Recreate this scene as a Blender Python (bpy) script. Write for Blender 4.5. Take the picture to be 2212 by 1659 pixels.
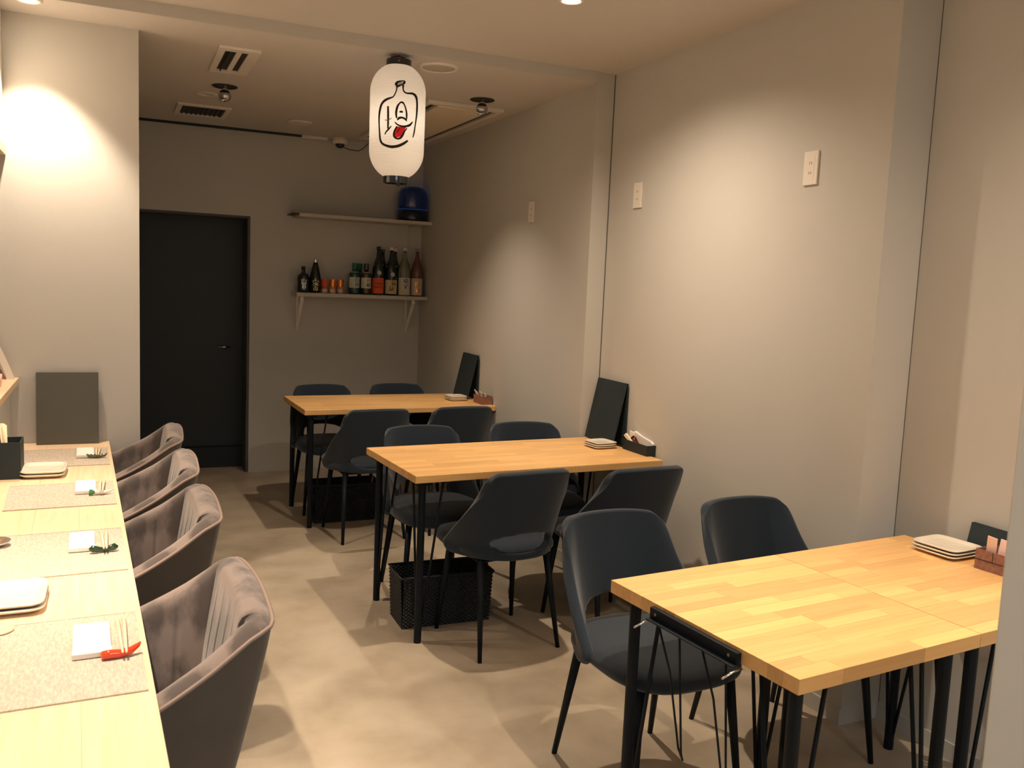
import bpy, bmesh, math, random
from math import sin, cos, pi, radians, sqrt, asin, atan2
from mathutils import Vector, Matrix
random.seed(7)
for o in list(bpy.data.objects): bpy.data.objects.remove(o)
S = bpy.context.scene
COL = S.collection

# ------------------------------------------------------------------ camera
F_PX, YAW, PITCH, ROLL, HC = 1915.3, .4237, -.1123, .0431, 1.501
fw = Vector((sin(YAW)*cos(PITCH), cos(YAW)*cos(PITCH), sin(PITCH)))
r0 = Vector((cos(YAW), -sin(YAW), 0)); u0 = r0.cross(fw)
rt = r0*cos(ROLL)+u0*sin(ROLL); up = -r0*sin(ROLL)+u0*cos(ROLL)
cam_d = bpy.data.cameras.new('camera'); cam = bpy.data.objects.new('camera', cam_d); COL.objects.link(cam)
M = Matrix.Identity(4)
for i in range(3): M[i][0] = rt[i]; M[i][1] = up[i]; M[i][2] = -fw[i]
M[2][3] = HC
cam.matrix_world = M
cam_d.sensor_width = 36; cam_d.lens = F_PX*36/2212; cam_d.clip_start = .05
cam_d.dof.use_dof = True; cam_d.dof.focus_distance = 3.6; cam_d.dof.aperture_fstop = 9
S.camera = cam

# ------------------------------------------------------------------ world, exposure
w = bpy.data.worlds.new('world'); S.world = w; w.use_nodes = True
w.node_tree.nodes['Background'].inputs[0].default_value = (.55, .8, 1, 1)
w.node_tree.nodes['Background'].inputs[1].default_value = .0
S.view_settings.view_transform = 'Standard'; S.view_settings.look = 'None'
S.view_settings.exposure = 0.0; S.view_settings.gamma = 1; S.view_settings.use_curve_mapping = False

# ------------------------------------------------------------------ lights
WARM = (1, .80, .60)
def area(name, loc, size, power, col, rot=(0, 0, 0)):
    l = bpy.data.lights.new(name, 'AREA'); l.energy = power; l.color = col; l.shape = 'RECTANGLE'
    l.size, l.size_y = size
    o = bpy.data.objects.new(name, l); COL.objects.link(o); o.location = loc; o.rotation_euler = rot
    return o
# (x, y, z, watts, cone degrees) of every ceiling lamp
TABLE_LAMPS = [(1.50, 4.93, 2.512, 78, 102, .9), (1.585, 3.12, 2.562, 125, 148, 1), (1.42, 1.36, 2.562, 138, 80, 1), (2.12, 1.15, 2.562, 62, 140, 1)]  # last one is added to brighten the near right wall
COUNTER_LAMPS = [(-.30, 4.10, 2.512, 100, 84, .5), (-.30, 2.95, 2.562, 160, 66, .8), (-.30, 1.90, 2.562, 240, 66, .8)]
ROOM_FILL = area('added_warm_fill', (-1.5, 1.2, 2.5), (.6, 2.2), 10, (1, .86, .70))  # added warm fill without a fixture, lifts the general bounce
AISLE_FILL = area('added_cool_fill', (.9, -.9, 2.5), (1.2, .5), 38, (.78, .90, 1))  # added cool fill behind the viewer, lifts shadows and near surfaces

# ------------------------------------------------------------------ materials
def mat(name, col, rough=.5, metal=0, noise=None, bump=None, sheen=0, coat=0, spec=.5, emit=None, trans=0, ior=1.45, alpha=1):
    """noise = (scale, colour2, detail, (sx,sy,sz)); bump = (scale, strength)"""
    m = bpy.data.materials.new(name); m.use_nodes = True
    nt = m.node_tree; b = nt.nodes['Principled BSDF']
    b.inputs['Base Color'].default_value = (*col, 1); b.inputs['Roughness'].default_value = rough
    b.inputs['Metallic'].default_value = metal; b.inputs['Specular IOR Level'].default_value = spec
    b.inputs['Sheen Weight'].default_value = sheen; b.inputs['Coat Weight'].default_value = coat
    b.inputs['Transmission Weight'].default_value = trans; b.inputs['IOR'].default_value = ior
    b.inputs['Alpha'].default_value = alpha
    if emit: b.inputs['Emission Color'].default_value = (*emit[0], 1); b.inputs['Emission Strength'].default_value = emit[1]
    tc = nt.nodes.new('ShaderNodeTexCoord')
    if noise:
        mp = nt.nodes.new('ShaderNodeMapping'); mp.inputs['Scale'].default_value = noise[3]
        n = nt.nodes.new('ShaderNodeTexNoise'); n.inputs['Scale'].default_value = noise[0]; n.inputs['Detail'].default_value = noise[2]
        mx = nt.nodes.new('ShaderNodeMix'); mx.data_type = 'RGBA'
        rp = nt.nodes.new('ShaderNodeMapRange'); rp.inputs[1].default_value = .32; rp.inputs[2].default_value = .68
        nt.links.new(tc.outputs['Object'], mp.inputs[0]); nt.links.new(mp.outputs[0], n.inputs['Vector'])
        nt.links.new(n.outputs[0], rp.inputs[0]); nt.links.new(rp.outputs[0], mx.inputs[0])
        mx.inputs[6].default_value = (*col, 1); mx.inputs[7].default_value = (*noise[1], 1)
        nt.links.new(mx.outputs[2], b.inputs['Base Color'])
    if bump:
        n2 = nt.nodes.new('ShaderNodeTexNoise'); n2.inputs['Scale'].default_value = bump[0]; n2.inputs['Detail'].default_value = 4
        bp = nt.nodes.new('ShaderNodeBump'); bp.inputs['Strength'].default_value = bump[1]; bp.inputs['Distance'].default_value = .002
        nt.links.new(tc.outputs['Object'], n2.inputs['Vector']); nt.links.new(n2.outputs[0], bp.inputs['Height'])
        nt.links.new(bp.outputs[0], b.inputs['Normal'])
    return m

def wood(name, c1, c2, axis='x', rows=None, vary=.0, rough=.38, blocks=None):
    """grain along `axis`; rows = stave width (m) for board-by-board tone; vary = tone change per object"""
    m = bpy.data.materials.new(name); m.use_nodes = True
    nt = m.node_tree; b = nt.nodes['Principled BSDF']; L = nt.links.new
    tc = nt.nodes.new('ShaderNodeTexCoord'); mp = nt.nodes.new('ShaderNodeMapping')
    mp.inputs['Scale'].default_value = (1.2, 22, 22) if axis == 'x' else (22, 1.2, 22)
    oi = nt.nodes.new('ShaderNodeObjectInfo')
    ad = nt.nodes.new('ShaderNodeVectorMath'); ad.operation = 'ADD'
    sc = nt.nodes.new('ShaderNodeMath'); sc.operation = 'MULTIPLY'; sc.inputs[1].default_value = 37 if vary else 0
    L(oi.outputs['Random'], sc.inputs[0]); L(tc.outputs['Object'], ad.inputs[0]); L(sc.outputs[0], ad.inputs[1]); L(ad.outputs[0], mp.inputs[0])
    n = nt.nodes.new('ShaderNodeTexNoise'); n.inputs['Scale'].default_value = 3; n.inputs['Detail'].default_value = 5; n.inputs['Distortion'].default_value = .6
    L(mp.outputs[0], n.inputs['Vector'])
    rp = nt.nodes.new('ShaderNodeMapRange'); rp.inputs[1].default_value = .3; rp.inputs[2].default_value = .7
    L(n.outputs[0], rp.inputs[0])
    mx = nt.nodes.new('ShaderNodeMix'); mx.data_type = 'RGBA'; mx.inputs[6].default_value = (*c1, 1); mx.inputs[7].default_value = (*c2, 1)
    L(rp.outputs[0], mx.inputs[0]); out = mx.outputs[2]
    def tone(val, lo, hi, src):
        hs = nt.nodes.new('ShaderNodeHueSaturation'); r = nt.nodes.new('ShaderNodeMapRange')
        r.inputs[3].default_value = lo; r.inputs[4].default_value = hi
        L(val, r.inputs[0]); L(r.outputs[0], hs.inputs['Value']); L(src, hs.inputs['Color']); return hs.outputs[0]
    if rows:
        bt = nt.nodes.new('ShaderNodeTexBrick'); bt.inputs['Color1'].default_value = (0, 0, 0, 1); bt.inputs['Color2'].default_value = (1, 1, 1, 1)
        bt.inputs['Mortar'].default_value = (.45, .45, .45, 1); bt.inputs['Mortar Size'].default_value = .0
        bt.inputs['Scale'].default_value = 1; bt.inputs['Brick Width'].default_value = .31; bt.inputs['Row Height'].default_value = rows
        L(tc.outputs['Object'], bt.inputs['Vector']); out = tone(bt.outputs['Color'], .86, 1.08, out)
    if vary: out = tone(oi.outputs['Random'], 1-vary, 1+vary*.6, out)
    L(out, b.inputs['Base Color']); b.inputs['Roughness'].default_value = rough
    return m

WALLC = (.555, .54, .50)
M_wall = mat('wall_paint', WALLC, .75, bump=(160, .12), noise=(1.6, (.54, .525, .485), 3, (1, 1, 1)))
M_ceil = mat('ceiling_paint', (.63, .595, .555), .85)
M_floor = mat('floor_concrete_vinyl', (.52, .44, .335), .55, noise=(4.2, (.375, .305, .22), 8, (1, 1, 1)), bump=(60, .08))
M_door = mat('door_dark_paint', (.028, .036, .040), .5)
M_niche = mat('niche_paint', (.10, .105, .10), .7)
M_top = wood('tabletop_wood', (.92, .57, .235), (.80, .455, .17), 'x', rows=.043)
M_stave = wood('stave_wood', (.90, .555, .235), (.82, .465, .17), 'x', vary=.22)
M_counter = wood('counter_wood', (.84, .64, .43), (.75, .54, .34), 'y', vary=.06, rough=.42)
M_ledge = wood('ledge_wood', (.82, .62, .42), (.74, .53, .34), 'y')
M_iron = mat('black_iron', (.005, .009, .014), .5, spec=.25)
M_chrome = mat('chrome', (.8, .8, .8), .15, 1)
M_fab = mat('dining_fabric', (.0085, .018, .031), .9, sheen=.25, noise=(420, (.012, .024, .040), 2, (1, 1, 1)), bump=(900, .3))
M_legblk = mat('chair_leg_black', (.005, .009, .014), .5, spec=.25)
M_velvet = mat('velvet_taupe', (.205, .16, .142), .85, sheen=.35, noise=(11, (.075, .058, .052), 6, (1, 1, .55)), bump=(30, .35))
for n_ in M_velvet.node_tree.nodes:
    if n_.type == 'MAP_RANGE': n_.inputs[1].default_value = .44; n_.inputs[2].default_value = .58
M_velvet_out = mat('velvet_taupe_outer', (.085, .068, .054), .85, sheen=.2, noise=(9, (.07, .056, .044), 4, (1, 1, 1)))
M_pipe = mat('piping_brown', (.26, .19, .155), .6)
M_black = mat('black_matte', (.014, .022, .026), .6)
M_menu = mat('black_menu_cover', (.018, .030, .036), .62, bump=(300, .2))
M_menug = mat('grey_linen_menu', (.12, .115, .095), .8, noise=(500, (.09, .088, .075), 2, (1, 1, 1)), bump=(700, .4))
M_plate = mat('cream_ceramic', (.80, .72, .60), .25, coat=.3)
M_white = mat('white_plastic', (.80, .74, .66), .45)
M_paper = mat('white_paper', (.85, .80, .72), .8)
M_pink = mat('pink_paper', (.90, .62, .52), .8)
M_towel = mat('white_towel', (.85, .84, .80), .9, bump=(200, .3))
M_woodlt = mat('pale_chopstick_wood', (.85, .70, .48), .6)
M_red = mat('red_glaze', (.75, .06, .015), .12, coat=.6)
M_green = mat('dark_green_glaze', (.012, .045, .018), .1, coat=.8)
M_olive = mat('olive_glaze', (.09, .10, .04), .15, coat=.6)
M_cream = mat('white_glaze', (.85, .80, .70), .15, coat=.5)
M_leaf = mat('green_leaf_glaze', (.05, .25, .08), .2, coat=.5)
M_redlac = mat('red_lacquer', (.13, .014, .014), .25, coat=.5)
M_mat = mat('woven_placemat', (.60, .52, .43), .9, noise=(260, (.44, .37, .30), 3, (1, .25, 1)), bump=(350, .6))
M_brown = mat('brown_weave', (.30, .145, .10), .8, noise=(90, (.22, .10, .07), 2, (1, 1, 1)))
M_basket = mat('black_rattan', (.010, .013, .016), .38)
M_grille = mat('dark_grille', (.03, .03, .028), .6)
M_vent = mat('vent_white', (.76, .71, .64), .5)
M_acp = mat('panel_cream', (.85, .74, .58), .5)
M_post = mat('post_white_paint', (.88, .87, .82), .6)
M_ball = mat('ball_metal', (.55, .55, .55), .22, 1)
M_shelf = mat('shelf_grey_paint', (.52, .50, .45), .6)
M_lantern_art = mat('lantern_ink', (.012, .007, .005), .8)
M_lantern_red = mat('lantern_red', (.80, .01, .02), .7)
M_lantern_grey = mat('lantern_grey', (.45, .42, .40), .7)
M_lantern_br = mat('lantern_brown_ink', (.25, .12, .04), .7)
M_blk_gloss = mat('black_lacquer', (.01, .012, .014), .15, coat=.5)
M_glass_dark = mat('bottle_dark_glass', (.008, .016, .018), .08, coat=.6)
M_glass_green = mat('bottle_green_glass', (.006, .05, .04), .08, coat=.6)
M_glass_brown = mat('bottle_brown_glass', (.04, .03, .02), .1, coat=.6)
M_glass_clear = mat('bottle_clear_glass', (.62, .64, .50), .08, trans=.85)
M_glass_pink = mat('bottle_plum_glass', (.22, .10, .075), .12, trans=.35)
M_cap_w = mat('cap_white', (.75, .72, .65), .4)
M_cap_g = mat('cap_teal', (.02, .12, .10), .35)
M_lab_w = mat('label_white', (.62, .60, .50), .7)
M_lab_g = mat('label_greenish', (.50, .55, .45), .7)
M_lab_r = mat('label_red', (.72, .12, .05), .7)
M_lab_y = mat('label_yellow', (.60, .50, .25), .7)
M_lab_b = mat('label_beige', (.55, .48, .36), .7)
M_ink = mat('ink_black', (.01, .01, .01), .7)
M_ink_red = mat('ink_dark_red', (.25, .02, .02), .7)
M_foil_o = mat('foil_orange', (.9, .30, .08), .2, .8)
M_foil_s = mat('foil_silver', (.85, .85, .85), .2, .9)
M_foil_g = mat('foil_gold', (.9, .65, .2), .2, .9)
M_cup = mat('amber_glass_cup', (.95, .42, .10), .1, trans=.45)
M_cup_r = mat('red_orange_glass_cup', (.85, .18, .06), .1, trans=.35)
M_cup_p = mat('pale_cup_base', (.80, .55, .48), .3)
M_blue = mat('blue_glass', (.002, .014, .055), .05, coat=.8, emit=((.0, .12, .6), .012))
M_blue_base = mat('navy_plastic', (.004, .012, .04), .25, coat=.4)
M_bluelight = mat('blue_glow_ring', (.02, .1, .5), .4, emit=((.02, .25, 1), .10))
M_lamp = mat('lamp_glow', (1, .9, .7), .5, emit=((1, .86, .66), 30))
M_lampoff = mat('lamp_reflector', (.75, .75, .75), .12, 1)
M_print = mat('placard_print', (.08, .03, .04), .6, noise=(18, (.45, .25, .22), 4, (1, 1, 1)))

# lantern paper: lets light through
M_lpaper = bpy.data.materials.new('lantern_paper'); M_lpaper.use_nodes = True
_nt = M_lpaper.node_tree; _b = _nt.nodes['Principled BSDF']; _b.inputs['Base Color'].default_value = (.88, .86, .80, 1); _b.inputs['Roughness'].default_value = .7
_tr = _nt.nodes.new('ShaderNodeBsdfTranslucent'); _tr.inputs[0].default_value = (.9, .80, .68, 1)
_ms = _nt.nodes.new('ShaderNodeMixShader'); _ms.inputs[0].default_value = .45
_nt.links.new(_b.outputs[0], _ms.inputs[1]); _nt.links.new(_tr.outputs[0], _ms.inputs[2]); _nt.links.new(_ms.outputs[0], _nt.nodes['Material Output'].inputs[0])

# ------------------------------------------------------------------ mesh builders
class MB:
    def __init__(s): s.v = []; s.f = []
    def quad(s, *p):
        n = len(s.v); s.v += [tuple(q) for q in p]; s.f.append(tuple(range(n, n+len(p)))); return s
    def box(s, x0, x1, y0, y1, z0, z1):
        n = len(s.v)
        s.v += [(x0, y0, z0), (x1, y0, z0), (x1, y1, z0), (x0, y1, z0), (x0, y0, z1), (x1, y0, z1), (x1, y1, z1), (x0, y1, z1)]
        s.f += [tuple(n+i for i in q) for q in ((0, 3, 2, 1), (4, 5, 6, 7), (0, 1, 5, 4), (1, 2, 6, 5), (2, 3, 7, 6), (3, 0, 4, 7))]
        return s
    def prism(s, pts, z0, z1):
        n = len(s.v); k = len(pts)
        s.v += [(x, y, z0) for x, y in pts]+[(x, y, z1) for x, y in pts]
        s.f.append(tuple(n+i for i in reversed(range(k)))); s.f.append(tuple(n+k+i for i in range(k)))
        for i in range(k): j = (i+1) % k; s.f.append((n+i, n+j, n+k+j, n+k+i))
        return s
    def tube(s, path, rad, seg=10, cap=True):
        P = [Vector(p) for p in path]; R = rad if isinstance(rad, (list, tuple)) else [rad]*len(P)
        n0 = len(s.v); ref = None
        for i, p in enumerate(P):
            d = (P[min(i+1, len(P)-1)]-P[max(i-1, 0)]).normalized()
            if ref is None:
                ref = Vector((0, 0, 1)) if abs(d.z) < .9 else Vector((1, 0, 0))
            a = (ref-d*ref.dot(d)).normalized(); ref = a; b = d.cross(a)
            for k in range(seg):
                t = 2*pi*k/seg; q = p+(a*cos(t)+b*sin(t))*R[i]; s.v.append(tuple(q))
        for i in range(len(P)-1):
            for k in range(seg):
                k2 = (k+1) % seg; s.f.append((n0+i*seg+k, n0+i*seg+k2, n0+(i+1)*seg+k2, n0+(i+1)*seg+k))
        if cap:
            s.f.append(tuple(n0+k for k in reversed(range(seg)))); e = n0+(len(P)-1)*seg; s.f.append(tuple(e+k for k in range(seg)))
        return s
    def lathe(s, prof, seg=24, c=(0, 0, 0), sx=1, sy=1, capb=True, capt=True):
        n0 = len(s.v)
        for r, z in prof:
            for k in range(seg):
                t = 2*pi*k/seg; s.v.append((c[0]+r*cos(t)*sx, c[1]+r*sin(t)*sy, c[2]+z))
        for i in range(len(prof)-1):
            for k in range(seg):
                k2 = (k+1) % seg; s.f.append((n0+i*seg+k, n0+i*seg+k2, n0+(i+1)*seg+k2, n0+(i+1)*seg+k))
        if capb: s.f.append(tuple(n0+k for k in reversed(range(seg))))
        if capt: e = n0+(len(prof)-1)*seg; s.f.append(tuple(e+k for k in range(seg)))
        return s
    def grid(s, nu, nv, fn, close_u=False, skip=None):
        n0 = len(s.v)
        for j in range(nv+1):
            for i in range(nu if close_u else nu+1): s.v.append(tuple(fn(i/nu, j/nv)))
        W = nu if close_u else nu+1
        for j in range(nv):
            for i in range(nu):
                if skip and skip((i+.5)/nu, (j+.5)/nv): continue
                i2 = (i+1) % W; s.f.append((n0+j*W+i, n0+j*W+i2, n0+(j+1)*W+i2, n0+(j+1)*W+i))
        return s
    def mesh(s, name):
        m = bpy.data.meshes.new(name); m.from_pydata(s.v, [], s.f)
        b = bmesh.new(); b.from_mesh(m); bmesh.ops.recalc_face_normals(b, faces=b.faces); b.to_mesh(m); b.free()
        return m

def put(name, mb, m, parent=None, smooth=False, bevel=0, subsurf=0, solid=0, loc=None, rot=None, seg=2):
    me = mb.mesh(name) if isinstance(mb, MB) else mb
    o = bpy.data.objects.new(name, me); COL.objects.link(o)
    if m: me.materials.clear(); me.materials.append(m)
    if smooth: me.polygons.foreach_set('use_smooth', [True]*len(me.polygons))
    if solid: k = o.modifiers.new('solid', 'SOLIDIFY'); k.thickness = solid; k.offset = 0
    if bevel: k = o.modifiers.new('bevel', 'BEVEL'); k.width = bevel; k.segments = seg; k.limit_method = 'ANGLE'
    if subsurf: k = o.modifiers.new('sub', 'SUBSURF'); k.levels = subsurf; k.render_levels = subsurf
    if parent: o.parent = parent
    if loc: o.location = loc
    if rot: o.rotation_euler = rot
    return o
def tag(o, label, cat, group=None, kind=None):
    if label: o['label'] = label
    if cat: o['category'] = cat
    if group: o['group'] = group
    if kind: o['kind'] = kind
    return o
def thing(name, label, cat, loc=(0, 0, 0), rotz=0, group=None):
    o = bpy.data.objects.new(name, None); COL.objects.link(o); o.location = loc; o.rotation_euler = (0, 0, rotz)
    o.empty_display_size = .05
    return tag(o, label, cat, group)
def struct(name, mb, m, label=None, **k):
    o = put(name, mb, m, **k); o['kind'] = 'structure'
    if label: o['label'] = label
    return o
def copy_tree(o, parent=None):
    c = o.copy(); COL.objects.link(c)
    if parent: c.parent = parent
    for ch in o.children: copy_tree(ch, c)
    return c
def dup(o, loc, rotz, label, group=None):
    c = copy_tree(o); c.location = loc; c.rotation_euler = (0, 0, rotz); c['label'] = label
    if group: c['group'] = group
    return c

# ------------------------------------------------------------------ room shell
XL, XK, YB, YF, YW, XW = -.95, -2.4, 6.82, -1.6, 4.335, .103
X1, X2, X3 = 2.231, 2.333, 2.51          # right wall, far / middle / near part
Y1, Y2 = 4.055, 2.227                    # where it steps outwards
ZF, ZN = 2.528, 2.578                    # far / near ceiling
struct('floor', MB().box(XK-.1, X3+.2, YF-.1, YB+.7, -.1, 0), M_floor, 'mottled beige concrete-look floor')
# ceiling in two levels: lower at the back
cm = MB().box(XK-.1, X3+.2, YF-.1, Y1-.0, ZN, ZN+.15)
cm.box(XK-.1, X1+.0005, Y1, YB+.1, ZF, ZN+.15)
struct('ceiling', cm, M_ceil, 'taupe painted ceiling stepping down towards the back')
wr = MB().prism([(X1, YB+.1), (X1, Y1), (X2, Y1), (X2, Y2), (X3, Y2), (X3, YF), (X3+.2, YF), (X3+.2, YB+.1)], -.02, ZN+.02)
struct('wall_right', wr, M_wall, 'beige right wall stepping outwards twice towards the camera')
struct('trim_lit_face', MB().box(XK, X1, Y1-.012, Y1-.0005, ZF-.0005, ZN+.001), M_wall, 'face of the ceiling step, its lighter look put into the paint')  # added panel; wall paint stands in for light on the step face
# narrow recessed joints where the right wall steps
struct('trim_1', MB().box(X2-.004, X2-.0005, Y1-.004, Y1-.0005, 0, ZN), M_niche, 'dark joint at the far step of the right wall')
struct('trim_2', MB().box(X3-.002, X3-.0005, Y2-.002, Y2-.0005, 0, ZN), M_niche, 'dark joint at the near step of the right wall')
DX, DZ = .915, 1.912
wb = MB().box(DX, X1+.1, YB, YB+.4, -.02, ZF+.05)
wb.box(-.05, DX, YB, YB+.4, DZ, ZF+.05)
struct('wall_back', wb, M_wall, 'beige back wall with a dark doorway')
struct('wall_left', MB().box(-1.6, XW, YW, YB+.4, -.02, ZN+.02), M_wall, 'beige wall block at the end of the counter')
struct('wall_kitchen', MB().box(XK-.1, XK, YF, YW+.1, -.02, ZN+.02), M_wall)
struct('wall_kitchen_end', MB().box(XK, -1.6, YW, YW+.1, -.02, ZN+.02), M_wall)
struct('wall_front', MB().box(XK-.1, X3+.2, YF-.1, YF, -.02, ZN+.02), M_wall)
struct('wall_front_right', MB().box(1.112, 1.62, .52, .80, 0, ZN), M_post, 'pale wall end close to the camera at the right edge', bevel=.004)
bb = MB().box(X1-.008, X1, Y1, YB, 0, .06)
bb.box(DX+.0, X1, YB-.008, YB, 0, .06)
struct('baseboard_back', bb, M_wall)
struct('baseboard_right', MB().box(X2-.008, X2, Y2, Y1, 0, .06).box(X3-.008, X3, .9, Y2, 0, .06).box(X1, X2, Y1-.008, Y1, 0, .06), M_wall)
# doorway niche
dr = MB().box(-.05, DX-.004, YB+.26, YB+.30, .16, DZ-.0)
door = struct('door_1', dr, M_door, 'dark charcoal door in the recess of the back wall', bevel=.002)
put('kick_plate', MB().box(-.05, DX-.004, YB+.22, YB+.30, .0, .158), M_black, door)
put('door_frame', MB().box(DX-.018, DX-.001, YB+.005, YB+.395, 0, DZ).box(-.05, DX-.018, YB+.005, YB+.395, DZ-.016, DZ-.001), M_niche, door)
h = put('door_handle', MB().tube([(.80, YB+.26, .93), (.80, YB+.22, .93), (.72, YB+.22, .93)], .008, 8), M_chrome, door, smooth=True)
struct('wall_door_recess', MB().box(-.05, DX+.1, YB+.40, YB+.5, 0, ZF), M_niche)
# dark curtain rail where ceiling meets the back wall
t = thing('curtain_rail', 'thin dark rail along the back wall under the ceiling', 'rail', (.9, YB-.03, ZF))
put('rail', MB().box(-.78, .37, -.012, .012, -.016, -.001), M_black, t)
put('end_block', MB().box(.37, .56, -.02, .02, -.022, -.001), M_vent, t, bevel=.002)

# ------------------------------------------------------------------ downlights
def downlight(x, y, z, watt, cone, blend, label, power_col=WARM):
    t = thing('downlight', label, 'ceiling lamp', (x, y, z+.016), group=None)
    rg = MB(); prof = [(.034, -.001), (.034, -.006), (.044, -.008), (.050, -.005), (.050, -.001)]
    rg.lathe(prof, 28, capb=False, capt=False)
    put('trim_ring', rg, M_white, t, smooth=True)
    put('lamp_disc', MB().lathe([(.033, -.0015), (.033, -.0035)], 24), M_lamp, t)
    l = bpy.data.lights.new('spot', 'SPOT'); l.energy = watt; l.color = power_col; l.spot_size = radians(cone); l.spot_blend = blend
    l.shadow_soft_size = .022
    o = bpy.data.objects.new('lamp', l); COL.objects.link(o); o.parent = t; o.location = (0, 0, -.012)
    return t
lbl = ['small round downlight above the far table, hidden behind the lantern',
       'glowing round downlight above the middle table', 'round downlight above the near table', 'round downlight added by the right wall to brighten its near part']
for a, lb in zip(TABLE_LAMPS, lbl): downlight(*a, lb)
for a, lb in zip(COUNTER_LAMPS, ['downlight over the far end of the counter', 'downlight over the middle of the counter', 'downlight over the near end of the counter']):
    downlight(*a, lb)

# ------------------------------------------------------------------ tables
def leg_mb(x, y, dx, dy, full=True):
    """thick post with two thin rods that leave its foot and spread to the top; dx, dy = inward directions"""
    a = MB().tube([(x, y, .0), (x, y, .672)], .0155, 14)
    a.box(x-.03, x+.03, y-.03, y+.03, .672, .6895)
    return a
def rod_mb(x, y, dx, dy):
    return MB().tube([(x+dx*.012, y+dy*.012, .05), (x+dx*.105, y+dy*.105, .6895)], .0055, 8)
def table(name, label, loc, rotz, W, D, legs_x, staves=False, seams=()):
    t = thing(name, label, 'table', loc, rotz, None)
    TH = .032
    if not staves:
        put('tabletop', MB().box(0, W, 0, D, .72-TH, .72), M_top, t, bevel=.003)
    for i, (xa, sx) in enumerate(legs_x):
        for y, sy in ((.05, 1), (D-.05, -1)):
            put('leg', leg_mb(xa, y, sx, sy), M_iron, t, smooth=False)
            put('leg_brace', rod_mb(xa, y, sx*.9, 0), M_iron, t, smooth=True)
            put('leg_brace', rod_mb(xa, y, 0, sy), M_iron, t, smooth=True)
    return t
T1 = table('dining_table', 'far rectangular oak-coloured table in the dark back corner', (1.0065, 5.1485, 0), .0206, 1.2216, .6311, [(.05, 1), (1.15, -1)])
T2 = table('dining_table', 'middle rectangular light wood table with a black basket beneath', (1.096, 3.329, 0), .057, 1.2216, .6311, [(.05, 1), (1.15, -1)])
def stave_table(label, loc, rotz, W, D, seed):
    """half-size table whose glued staves are built one by one"""
    t = thing('dining_table', label, 'table', loc, rotz)
    TH = .034; rnd = random.Random(seed)
    top = put('tabletop', MB().box(.004, W-.004, .004, D-.004, .722-TH, .7165), M_top, t)
    rows = 15; rw = D/rows
    cache = {}
    for r in range(rows):
        x = 0; first = rnd.uniform(.08, .3)
        while x < W-1e-6:
            L = first if x == 0 else rnd.choice([.22, .27, .32])
            if W-(x+L) < .07: L = W-x
            key = round(L, 3)
            if key not in cache:
                m = MB().box(0, L-.0003, 0, rw-.0003, .72-TH, .72).mesh('stave'); m.materials.append(M_stave); cache[key] = m
            o = bpy.data.objects.new('stave', cache[key]); COL.objects.link(o); o.parent = top; o.location = (x, r*rw, rnd.uniform(-.0003, 0))
            x += L
    for xa, sx in ((.05, 1), (W-.05, -1)):
        for y, sy in ((.05, 1), (D-.05, -1)):
            put('leg', leg_mb(xa, y, sx, sy), M_iron, t)
            put('leg_brace', rod_mb(xa, y, sx*.9, 0), M_iron, t, smooth=True)
            put('leg_brace', rod_mb(xa, y, 0, sy), M_iron, t, smooth=True)
    return t
R3 = .0907; G3 = .6086
T3a = stave_table('near half table with a black rail on its end, toward the aisle', (1.2775, 1.3352, 0), R3, G3-.002, .6613, 3)
T3b = stave_table('near half table against the wall, with plates and tissue box', (1.2775+G3*cos(R3)+.0, 1.3352+G3*sin(R3), 0), R3, .598, .6613, 5)
# black rail with folding wire hangers on the aisle end of the near table
rl = put('end_rail', MB().box(-.014, -.0005, .165, .475, .684, .713).box(-.026, -.0005, .165, .475, .680, .685), M_iron, T3a, bevel=.002)
for yy in (.19, .45):
    put('screw', MB().tube([(-.0135, yy, .700), (-.0165, yy, .700)], .004, 10), M_chrome, rl)
for yy, s in ((.165, -1), (.475, 1)):
    put('hook_end', MB().tube([(.0, yy+s*.003, .676), (-.024, yy+s*.003, .674), (-.058, yy+s*.003, .664)], .0026, 8), M_chrome, rl, smooth=True)
for y0 in (.20, .36):
    put('wire_hanger', MB().tube([(-.012, y0, .679), (.035, y0+.02, .36), (.055, y0+.035, .33), (.065, y0+.065, .345), (.03, y0+.075, .55), (-.012, y0+.08, .679)], .0028, 8), M_iron, rl, smooth=True)

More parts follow.
